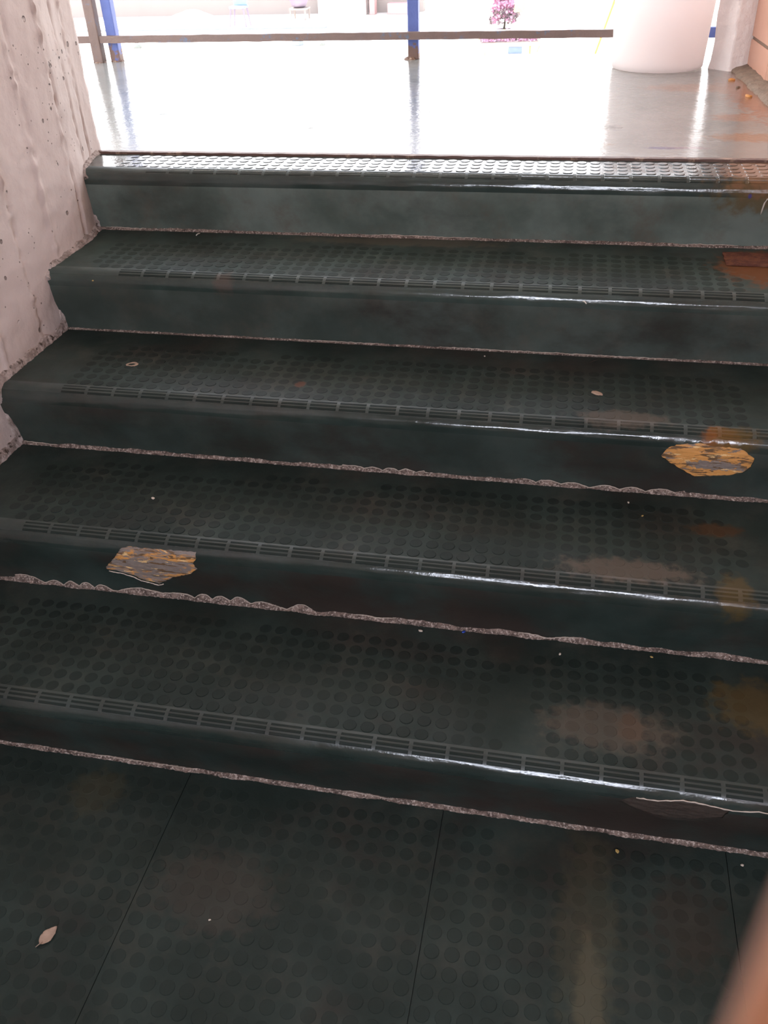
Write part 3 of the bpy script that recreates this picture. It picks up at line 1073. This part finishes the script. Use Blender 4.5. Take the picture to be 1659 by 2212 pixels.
# dry leaf on the tiles at the foot of the stairs, with its stalk
lf = empty('dry_leaf', (-0.416, -0.364, STH))
lf.rotation_euler = (0, 0, math.radians(68))
tag(lf, 'dry beige leaf lying on the studded floor at the lower left', 'leaf')
vs, fs = [], []
nu, nv = 16, 7
for i in range(nu):
    u = i / (nu - 1)
    w = 0.0105 * math.sin(math.pi * u ** 0.8) ** 0.75
    for j in range(nv):
        v = -1 + 2 * j / (nv - 1)
        yy = v * w * (1 + 0.18 * nz(u * 9, v, 3))
        vs.append((-0.0175 + 0.035 * u, yy, 0.0008 + 0.0025 * v * v + 0.0012 * nz(u * 4, v * 2, 8)))
for i in range(nu - 1):
    for j in range(nv - 1):
        a = i * nv + j
        fs.append((a, a + nv, a + nv + 1, a + 1))
bl = mesh_obj('blade', vs, fs, M_DRYLEAF, lf, smooth=True)
so = bl.modifiers.new('thickness', 'SOLIDIFY')
so.thickness = 0.0005
mb = MB()
mb.tube([(-0.012, 0, 0.0016), (-0.0185, 0.0005, 0.0018), (-0.025, 0.002, 0.0012)], [0.0006, 0.0007, 0.0005], 6)
mb.build('stalk', M_DRYLEAF, lf)

tag(chip('leaf_scrap', 0.421, 0.743, 0.495 + STH, 0.0135, 0.0075, 0.0022, M_DRYLEAF, -0.5, seed=2), 'beige leaf scrap on the studs of the third step, right of centre', 'leaf scrap')
tag(chip('washer', -0.672, 0.749, 0.4955, 0.0145, 0.011, 0.0016, M_DRYLEAF, 0.2, True, 3), 'small brown ring shaped scrap on the third step at the left', 'scrap')
mb = MB()
mb.tube([(-0.012, -0.003, 0.0012), (-0.004, 0, 0.0022), (0.004, 0.002, 0.0018), (0.012, 0.006, 0.0014)], [0.0007, 0.0012, 0.0011, 0.0006], 6)
tw = mb.build('twig', M_TWIG)
tw.location = (0.414, 0.903, 0.4955)
tw.rotation_euler = (0, 0, 0.45)
tag(tw, 'short dark twig on the third step by the riser of the fourth', 'twig')
def curl(name, x, y, z, pts, r, mat, rot=0):
    mb = MB()
    mb.tube(pts, r, 7)
    o = mb.build(name, mat, None, True)
    o.location = (x, y, z)
    o.rotation_euler = (0, 0, rot)
    return o
tag(curl('paper_curl', -0.658, 1.214, 0.6605, [(0, -0.009, 0.0016), (0.001, -0.003, 0.003), (0.003, 0.003, 0.003), (0.0035, 0.009, 0.0016)], 0.0014, M_WIRE),
    'small white curl lying on the fourth step near its seam at the left', 'scrap')
tag(curl('paper_curl', 0.377, 0.842, 0.6602, [(-0.0035, 0.007, 0.0015), (0, 0.002, 0.003), (0.004, -0.006, 0.0016)], 0.0013, M_WIRE),
    'small white curl lying on the nose of the fourth step', 'scrap')
# hooked white wire against the top riser
Pt = profile(4)
hk = []
for (x, s, o_) in ((0.7733, 0.1013, 0.0025), (0.7740, 0.085, 0.003), (0.7755, 0.072, 0.003), (0.7790, 0.0635, 0.003), (0.7850, 0.0605, 0.003), (0.7910, 0.066, 0.003)):
    p = on_profile(Pt, s, o_)
    hk.append((x, p.y, p.z))
mb = MB()
mb.tube(hk, [0.0014, 0.0018, 0.0019, 0.0018, 0.0017, 0.0014], 8)
tag(mb.build('hooked_wire', M_WIRE, None, True), 'bent white wire hooked against the top riser at the right edge', 'wire')
# rusty plate
rp = empty('rusty_plate', (0.80, 1.158, 0.66))
tag(rp, 'rust red metal plate lying on the fourth step by the right wall', 'metal plate')
mb = MB()
vs, fs = [], []
nu, nv = 30, 10
for top in (1, 0):
    for i in range(nu):
        for j in range(nv):
            x = -0.102 + 0.29 * i / (nu - 1)
            x = min(x, 0.176)
            y = -0.048 + 0.085 * j / (nv - 1) - 0.05 * max(0, x + 0.06) * (1 - j / (nv - 1))
            vs.append((x + 0.002 * nz(y, 0, 0, 60), y + 0.002 * nz(x, 0, 0, 40), (0.0048 + 0.0006 * nz(x, y, 0, 60)) if top else 0.0012))
T = nu * nv
for i in range(nu - 1):
    for j in range(nv - 1):
        a = i * nv + j
        fs.append((a, a + nv, a + nv + 1, a + 1))
        fs.append((T + a, T + a + 1, T + a + nv + 1, T + a + nv))
ring = [i * nv for i in range(nu)] + [(nu - 1) * nv + j for j in range(1, nv)] + [i * nv + nv - 1 for i in range(nu - 2, -1, -1)] + [j for j in range(nv - 2, 0, -1)]
for a, b in zip(ring, ring[1:] + ring[:1]):
    fs.append((a, b, T + b, T + a))
mb.add(vs, fs)
tt = NT('red_rust')
M_REDRUST = tt.done(tt.mix(tt.rng(tt.noise(40, 6, 0.7), 0.4, 0.65), (0.085, 0.022, 0.014), (0.17, 0.062, 0.028)), 0.7, tt.bump(tt.noise(120, 5), 0.002))
mb.build('flange', M_REDRUST, rp)
mb = MB()
mb.lathe([(0.0, 0.009), (0.009, 0.009), (0.011, 0.0065), (0.011, 0.0035)], 0.075, 0.0, 6)
mb.build('bolt', M_FLAKE, rp)

crumbs = [
    (0.104, 0.290, 1, 0.0042, 'pale', 'pale crumb on the lowest step near the middle of its back seam'),
    (0.385, 0.268, 1, 0.0032, 'pale', 'pale splinter on the lowest step, right of the middle'),
    (0.560, 0.289, 1, 0.0030, 'yellow', 'yellowish crumb on the lowest step below the back seam at the right'),
    (0.191, 0.301, 1, 0.0040, 'blue', 'blue paint chip at the back seam of the lowest step'),
    (0.509, -0.040, 0, 0.0040, 'yellow', 'yellowish crumb on the studded floor below the brown scuff'),
    (0.720, -0.030, 0, 0.0030, 'pale', 'pale crumb on the studded floor by the seam at the far right'),
    (0.503, 0.575, 2, 0.0030, 'pale', 'pale crumb on the second step just below its back seam at the right'),
    (-0.514, 0.438, 2, 0.0042, 'pale', 'pale crumb among the studs of the second step at the left'),
    (0.530, 0.530, 2, 0.0026, 'yellow', 'tiny yellow crumb on the second step, right of the middle'),
    (-0.785, 0.852, 4, 0.0032, 'yellow', 'tiny yellow crumb on the fourth step by the left wall'),
    (-0.160, -0.290, 0, 0.0022, 'pale', 'pale speck on the studded floor beside the left tile joint'),
    (0.160, 0.9, 3, 0.0026, 'pale', 'pale speck on the third step at the foot of the fourth riser'),
]
for i, (x, y, lv, r_, kind, lab) in enumerate(crumbs):
    z = lv * R + (STH if lv == 0 or i == 7 else 0.0006)
    tag(chip('crumb', x, y, z, r_, r_ * 0.7, r_ * 0.6, {'pale': M_CRUMB, 'yellow': M_GRIT_Y, 'blue': M_BLUEC}[kind], i * 1.3, seed=10 + i), lab, 'crumb', 'crumbs on the stairs')

# grit and rubble at the foot of the right wall
for i, (u, dd, s, mt, lab) in enumerate(((0.44, 0.085, 0.012, M_ORANGE, 'orange chip on the landing below the mortar curb, nearest the pillar'),
                                         (0.58, 0.088, 0.010, M_CURB, 'grey mortar crumb on the landing between two orange chips'),
                                         (0.74, 0.082, 0.013, M_ORANGE, 'orange chip on the landing below the mortar curb, nearer the stairs'))):
    p = RW0 + dirw * u + nrm_w * dd
    tag(chip('rubble_chip', p.x, p.y, LAND, s, s * 0.6, s * 0.5, mt, i, seed=40 + i), lab, 'chip', 'chips along the right wall')

# ------------------------------------------------------------------ courtyard below
GZ = -2.6
mb = MB()
mb.box(-70, 50, 3.2, 75, GZ - 0.3, GZ)
structure(mb.build('ground_courtyard', M_YARD))
# building under the landing
mb = MB()
mb.box(-4.2, 1.33, 1.5, 3.12, GZ, LAND - 0.225)
structure(mb.build('wall_podium', M_WALLB))
mb = MB()
mb.box(-60, -6.4, 40.0, 40.6, GZ, GZ + 0.78)
structure(mb.build('wall_courtyard', M_PALE))
mb = MB()
mb.box(-60, -6.4, 40.12, 40.6, GZ + 0.78, GZ + 3.6)
structure(mb.build('wall_courtyard_render', M_PEACH))
mb = MB()
mb.box(-6.4, 40, 41.5, 42.1, GZ, GZ + 3.6)
structure(mb.build('wall_courtyard_white', M_WHITE))
mb = MB()
mb.box(-45, -9.3, 35.0, 35.35, GZ, GZ + 0.05)
tag(mb.build('kerb', M_KERB), 'thin grey blue kerb line on the sunlit courtyard behind the railing', 'kerb')

# sheet draped over a heap at the left
vs, fs = [], []
nu, nv = 26, 14
for i in range(nu):
    for j in range(nv):
        u, v = i / (nu - 1), j / (nv - 1)
        x = -16.9 + 3.0 * u
        y = 35.9 + 1.6 * v
        h = 0.55 * math.sin(math.pi * u ** 1.3) * math.sin(math.pi * v)
        vs.append((x, y, GZ + max(0, h + 0.10 * nz(x, y, 0, 1.6) * math.sin(math.pi * u))))
for i in range(nu - 1):
    for j in range(nv - 1):
        a = i * nv + j
        fs.append((a, a + nv, a + nv + 1, a + 1))
tag(mesh_obj('draped_sheet', vs, fs, M_WHITE, smooth=True), 'pale pink sheet draped over a heap before the far wall at the left', 'sheet')

# blue chair
ch = empty('chair', (-12.95, 36.0, GZ))
tag(ch, 'faded blue chair standing before the far courtyard wall', 'chair')
mb = MB(); mb.box(-0.30, 0.30, -0.28, 0.28, 0.62, 0.70); bevel(mb.build('seat', M_BLUEP, ch), 0.02)
mb = MB(); mb.box(-0.27, 0.27, 0.22, 0.28, 0.70, 1.45); bevel(mb.build('backrest', M_BLUEP, ch), 0.02)
for sx in (-1, 1):
    for sy in (-1, 1):
        mb = MB()
        mb.tube([(sx * 0.25, sy * 0.22, 0.63), (sx * 0.33, sy * 0.27, 0.0)], 0.028, 8)
        mb.build('leg', M_MAUVE, ch)
# mauve bundle
mb = MB()
pr = []
for i in range(13):
    a = math.pi * i / 12
    pr.append((0.42 * math.sin(a) ** 0.8, 0.70 * (1 - math.cos(a)) / 2 * 1.0))
mb.lathe(pr, 0, 0, 22)
o = mb.build('bundle', M_MAUVE, None, True)
for v in o.data.vertices:
    v.co += Vector((0.08, 0.06, 0)) * noise.noise(v.co * 3.0)
o.location = (-11.1, 38.0, GZ + 0.42)
bs = empty('stool', (-11.1, 38.0, GZ))
mb = MB(); mb.box(-0.35, 0.35, -0.35, 0.35, 0.36, 0.42); mb.build('seat', M_PALE, bs)
for sx in (-1, 1):
    for sy in (-1, 1):
        mb = MB(); mb.box(sx * 0.30 - 0.03, sx * 0.30 + 0.03, sy * 0.30 - 0.03, sy * 0.30 + 0.03, 0, 0.36); mb.build('leg', M_PALE, bs)
tag(bs, 'low pale stool under the mauve bundle by the far wall', 'stool')
tag(o, 'mauve cloth bundle on a low stool by the far wall', 'bundle')
# white cabinet against the wall
cb = empty('cabinet', (-9.66, 39.5, GZ))
tag(cb, 'white cabinet against the far courtyard wall', 'cabinet')
mb = MB(); mb.box(-1.0, 1.0, -0.3, 0.3, 0.0, 1.6); bevel(mb.build('body', M_WHITE, cb), 0.02)
for sx in (-1, 1):
    mb = MB(); mb.box(min(sx * 0.02, sx * 0.96), max(sx * 0.02, sx * 0.96), -0.33, -0.302, 0.08, 1.54); bevel(mb.build('door', M_WHITE, cb), 0.008)
# pink blocks right of the cabinet
mb = MB(); mb.box(-8.50, -8.28, 39.2, 39.7, GZ, GZ + 1.5); tag(bevel(mb.build('pink_pier', M_PINK), 0.02), 'narrow pink pier right of the white cabinet', 'pier')
mb = MB(); mb.box(-7.75, -6.85, 39.2, 39.7, GZ + 0.0, GZ + 0.40); tag(bevel(mb.build('pink_block', M_PINK), 0.02), 'low pink block on the ground left of the middle post', 'block')

# flower table
ft = empty('flower_table', (-1.90, 27.9, GZ), math.radians(8))
tag(ft, 'cream wooden planter table with a strip of pink flowers out in the courtyard', 'planter')
W, D_, H = 0.88, 0.35, 0.40
mb = MB(); mb.box(-W, W, -D_, D_, H - 0.10, H); bevel(mb.build('tabletop', M_CREAMW, ft), 0.012)
for sx in (-1, 1):
    for sy in (-1, 1):
        mb = MB()
        mb.box(sx * (W * 0.74) - 0.035, sx * (W * 0.74) + 0.035, sy * (D_ - 0.06) - 0.035, sy * (D_ - 0.06) + 0.035, 0, H - 0.10)
        mb.build('leg', M_CREAMW, ft)
mb = MB(); mb.box(-W, W, D_ + 0.002, D_ + 0.03, H - 0.10, H + 0.26); bevel(mb.build('back_board', M_CREAMW, ft), 0.008)
mb = MB(); mb.box(-W * 0.76, W * 0.76, -D_ + 0.03, -D_ + 0.08, 0.04, 0.10); mb.build('stretcher', M_CREAMW, ft)
mb = MB(); mb.tube([(W * 0.93, -0.1, 0.1), (W * 1.02, -0.1, H - 0.11)], 0.022, 8); mb.build('brace', M_CREAMW, ft)

def blossoms(mb, cx, cy, cz, r, n, mi):
    for _ in range(n):
        a = random.uniform(0, 2 * math.pi)
        b = random.uniform(-0.2, 1.2)
        nrm = Vector((math.cos(a) * math.cos(b), math.sin(a) * math.cos(b), math.sin(b)))
        t1 = nrm.orthogonal().normalized()
        t2 = nrm.cross(t1)
        s = r * random.uniform(0.6, 1.1)
        base = Vector((cx, cy, cz)) + Vector((random.uniform(-1, 1), random.uniform(-1, 1), random.uniform(-1, 1))) * r * 0.7
        vs = [base, base + (t1 * 0.5 + nrm * 0.3) * s, base + (t1 * 0.2 + t2 * 0.25 + nrm * 1.0) * s, base + (-t1 * 0.3 + t2 * 0.4 + nrm * 0.35) * s]
        mb.add(vs, [(0, 1, 2), (0, 2, 3)], mi)
fb = MB()
for i in range(44):
    x = -0.80 + 1.60 * i / 43
    blossoms(fb, x, random.uniform(-0.28, 0.1), 0.03 + random.uniform(0, 0.06), 0.09, 9, 0)
for i in range(14):
    blossoms(fb, -0.75 + 1.5 * i / 13, random.uniform(-0.2, 0.2), 0.02, 0.07, 4, 1)
fb.box(-0.82, 0.82, -0.30, 0.28, 0.0, 0.02, 1)
fl = fb.build('flowers', [M_PETAL, M_LEAFY])
fl.parent = ft
fl.location = (0, 0, 0.401)
fl['label'] = 'strip of pink flowers'

# tall pink flowering plant behind the table, in its pot
pp_ = empty('potted_plant', (-2.25, 30.2, GZ))
tag(pp_, 'tall pink flowering potted plant behind the flower table', 'potted plant')
mb = MB(); mb.lathe([(0.0, 0.0), (0.16, 0.0), (0.22, 0.40), (0.245, 0.40), (0.245, 0.46), (0.20, 0.46), (0.19, 0.40), (0.0, 0.40)], 0, 0, 28)
mb.build('pot', M_MAUVE, pp_, True)
mb = MB(); mb.tube([(0, 0, 0.4), (0.03, 0, 0.7), (-0.02, 0, 1.1)], [0.04, 0.03, 0.015], 8); mb.build('stem', M_TWIG, pp_)
fo, pe = MB(), MB()
for i in range(230):
    q = random.random()
    h = 0.62 + 1.10 * q
    w = 0.42 * (1 - q) ** 0.7 + 0.05
    a = random.uniform(0, 6.28)
    rr = w * math.sqrt(random.random())
    x, y = rr * math.cos(a), rr * math.sin(a) * 0.8
    blossoms(pe if (q > 0.35 or random.random() < 0.35) else fo, x - 0.05 * q, y, h, 0.10, 7, 0)
fo.build('foliage', M_LEAFY, pp_)
pe.build('flowers', M_PETAL, pp_)
mb = MB()
mb.add([(0.30, -0.3, 0.95), (0.62, -0.25, 0.9), (0.66, -0.2, 1.25), (0.48, -0.22, 1.32), (0.34, -0.32, 1.2)], [(0, 1, 2, 3, 4)])
lfp = mb.build('big_leaf', M_PALELEAF, pp_)
lfp['label'] = 'single pale orange leaf'
so = lfp.modifiers.new('thickness', 'SOLIDIFY'); so.thickness = 0.01
mb = MB(); mb.tube([(0.0, 0.0, 0.7), (0.2, -0.15, 0.85), (0.36, -0.28, 1.0)], 0.012, 6); mb.build('stem', M_TWIG, pp_)
# blue crate under the table
bc = empty('crate', (-1.72, 27.95, GZ), math.radians(8))
tag(bc, 'faded blue crate standing under the flower table', 'crate')
for (a0, a1, b0_, b1_) in ((-0.2, 0.2, -0.16, -0.14), (-0.2, 0.2, 0.14, 0.16), (-0.2, -0.18, -0.14, 0.14), (0.18, 0.2, -0.14, 0.14)):
    mb = MB(); mb.box(a0, a1, b0_, b1_, 0.0, 0.27); mb.build('side_panel', M_BLUEP, bc)
mb = MB(); mb.box(-0.18, 0.18, -0.14, 0.14, 0.0, 0.02); mb.build('bottom', M_BLUEP, bc)

# easel-like trestle of an orange and a blue leg behind the bucket
es = empty('trestle', (0.95, 28.6, GZ))
tag(es, 'orange and blue legged trestle out in the courtyard left of the bucket', 'trestle')
mb = MB(); mb.tube([(-0.36, -0.35, 0.0), (0.06, 0.0, 1.35)], 0.032, 8); q = mb.build('leg', M_ORANGE, es); q['label'] = 'orange leg'
mb = MB(); mb.tube([(0.10, -0.35, 0.0), (0.30, 0.0, 1.35)], 0.034, 8); q = mb.build('leg', M_BLUEP, es); q['label'] = 'blue leg'
mb = MB(); mb.tube([(0.55, 0.45, 0.0), (0.18, 0.0, 1.35)], 0.030, 8); mb.build('leg', M_ORANGE, es)
mb = MB(); mb.box(-0.05, 0.42, -0.05, 0.05, 1.33, 1.41); mb.build('crossbar', M_MAUVE, es)
mb = MB(); mb.lathe([(0.0, 1.41), (0.09, 1.41), (0.10, 1.62), (0.04, 1.75), (0.0, 1.78)], 0.20, 0, 16); mb.build('knob', M_STONE, es, True)

# stones on the ground
def stone(x, y, s, mat, lab, seed):
    bm = bmesh.new()
    bmesh.ops.create_icosphere(bm, subdivisions=3, radius=1.0)
    for v in bm.verts:
        d = 1 + 0.22 * noise.noise(v.co * 1.3 + Vector((seed, 0, 0)))
        v.co = Vector((v.co.x * s * d, v.co.y * s * 0.8 * d, max(-0.3 * s, v.co.z * s * 0.75 * d)))
    me = bpy.data.meshes.new('stone')
    bm.to_mesh(me)
    bm.free()
    me.materials.append(mat)
    for p in me.polygons:
        p.use_smooth = True
    o = link(bpy.data.objects.new('stone', me))
    o.location = (x, y, GZ + 0.29 * s)
    tag(o, lab, 'stone', 'stones in the courtyard')
stone(-14.75, 30.4, 0.16, M_STONE, 'grey stone on the white ground right of the blue post', 1)
stone(-9.10, 30.6, 0.20, M_KERB, 'blue grey stone on the ground below the middle of the rail', 5)
stone(-8.25, 30.6, 0.11, M_STONE, 'small grey stone right of the blue grey stone', 9)

# ------------------------------------------------------------------ the photographer's hand: a fingertip strays over the lens corner
E1 = Vector((-0.31248, -0.69016, -0.65272))       # along the index finger, from the tip back
E2 = Vector((0.92416, -0.06193, -0.37695))
E3 = E1.cross(E2).normalized()
if E3.dot(FWD) < 0:
    E3 = -E3
TIP = Vector((0.35255, -1.00375, 1.36245))
def hp_(a, b, c):
    return TIP + E1 * a + E2 * b + E3 * c
joints, links, radii = [], [], []
def jv(p, r):
    joints.append(p)
    radii.append(r)
    return len(joints) - 1
wrist = jv(hp_(0.185, 0.030, -0.050), 0.026)
palm = jv(hp_(0.135, 0.026, -0.046), 0.030)
links.append((wrist, palm))
fore = jv(hp_(0.29, 0.045, -0.075), 0.033)
fore2 = jv(hp_(0.40, 0.06, -0.10), 0.038)
links += [(wrist, fore), (fore, fore2)]
for (b, curl_, ln, r) in ((0.0, 0.0, 1.0, 0.0100), (0.021, 0.020, 0.98, 0.0082), (0.041, 0.024, 0.92, 0.0078), (0.059, 0.026, 0.78, 0.0068)):
    base = 0.096
    mcp = jv(hp_(base, b * 0.95, -0.034 - 0.06 * b), r * 1.35)
    links.append((palm, mcp))
    if b == 0.0:
        chain = [(0.052, -0.016), (0.024, -0.003), (0.0, 0.0)]
    else:
        chain = [(base - 0.042 * ln, -0.030 + 0.2 * curl_), (base - 0.060 * ln, -0.052), (base - 0.048 * ln, -0.068)]
    prev = mcp
    for i, (a, c) in enumerate(chain):
        j = jv(hp_(a, b, c), r * (1.08, 1.0, 0.97)[i])
        links.append((prev, j))
        prev = j
th0 = jv(hp_(0.120, -0.010, -0.050), 0.015)
th1 = jv(hp_(0.085, -0.030, -0.062), 0.0115)
th2 = jv(hp_(0.058, -0.036, -0.070), 0.0100)
th3 = jv(hp_(0.036, -0.034, -0.074), 0.0088)
links += [(palm, th0), (th0, th1), (th1, th2), (th2, th3)]
me = bpy.data.meshes.new('hand')
me.from_pydata([tuple(p) for p in joints], links, [])
hand = link(bpy.data.objects.new('hand', me))
sk = hand.modifiers.new('skin', 'SKIN')
for i, d in enumerate(me.skin_vertices[0].data):
    d.radius = (radii[i], radii[i])
    d.use_root = (i == wrist)
sk.use_smooth_shade = True
su = hand.modifiers.new('smooth', 'SUBSURF')
su.levels = su.render_levels = 3
t = NT('warm_skin')
t.done(t.mix(t.noise(90, 4), (0.86, 0.54, 0.17), (0.92, 0.60, 0.22)), 0.5, None)
t.bsdf.inputs['Subsurface Weight'].default_value = 1.0
t.bsdf.inputs['Subsurface Radius'].default_value = (0.022, 0.011, 0.005)
t.bsdf.inputs['Specular IOR Level'].default_value = 0.2
t.bsdf.inputs['Subsurface Scale'].default_value = 1.0
me.materials.append(t.mat)
tag(hand, 'blurred orange fingertip of the photographer in the lower right corner', 'hand')
nail = MB()
vs, fs = [], []
for i in range(6):
    for j in range(7):
        v = -1 + 2 * j / 6
        vs.append(hp_(-0.006 + 0.012 * i / 5, 0.0058 * v, 0.0094 - 0.0018 * v * v - (0.001 if i == 0 else 0)))
for i in range(5):
    for j in range(6):
        a = i * 7 + j
        fs.append((a, a + 7, a + 8, a + 1))
nail.add(vs, fs)
nl = nail.build('fingernail', simple('nail', (0.70, 0.45, 0.36), 0.3, 0.05, 40), None, True)
nl.parent = hand
so = nl.modifiers.new('thickness', 'SOLIDIFY'); so.thickness = 0.0006
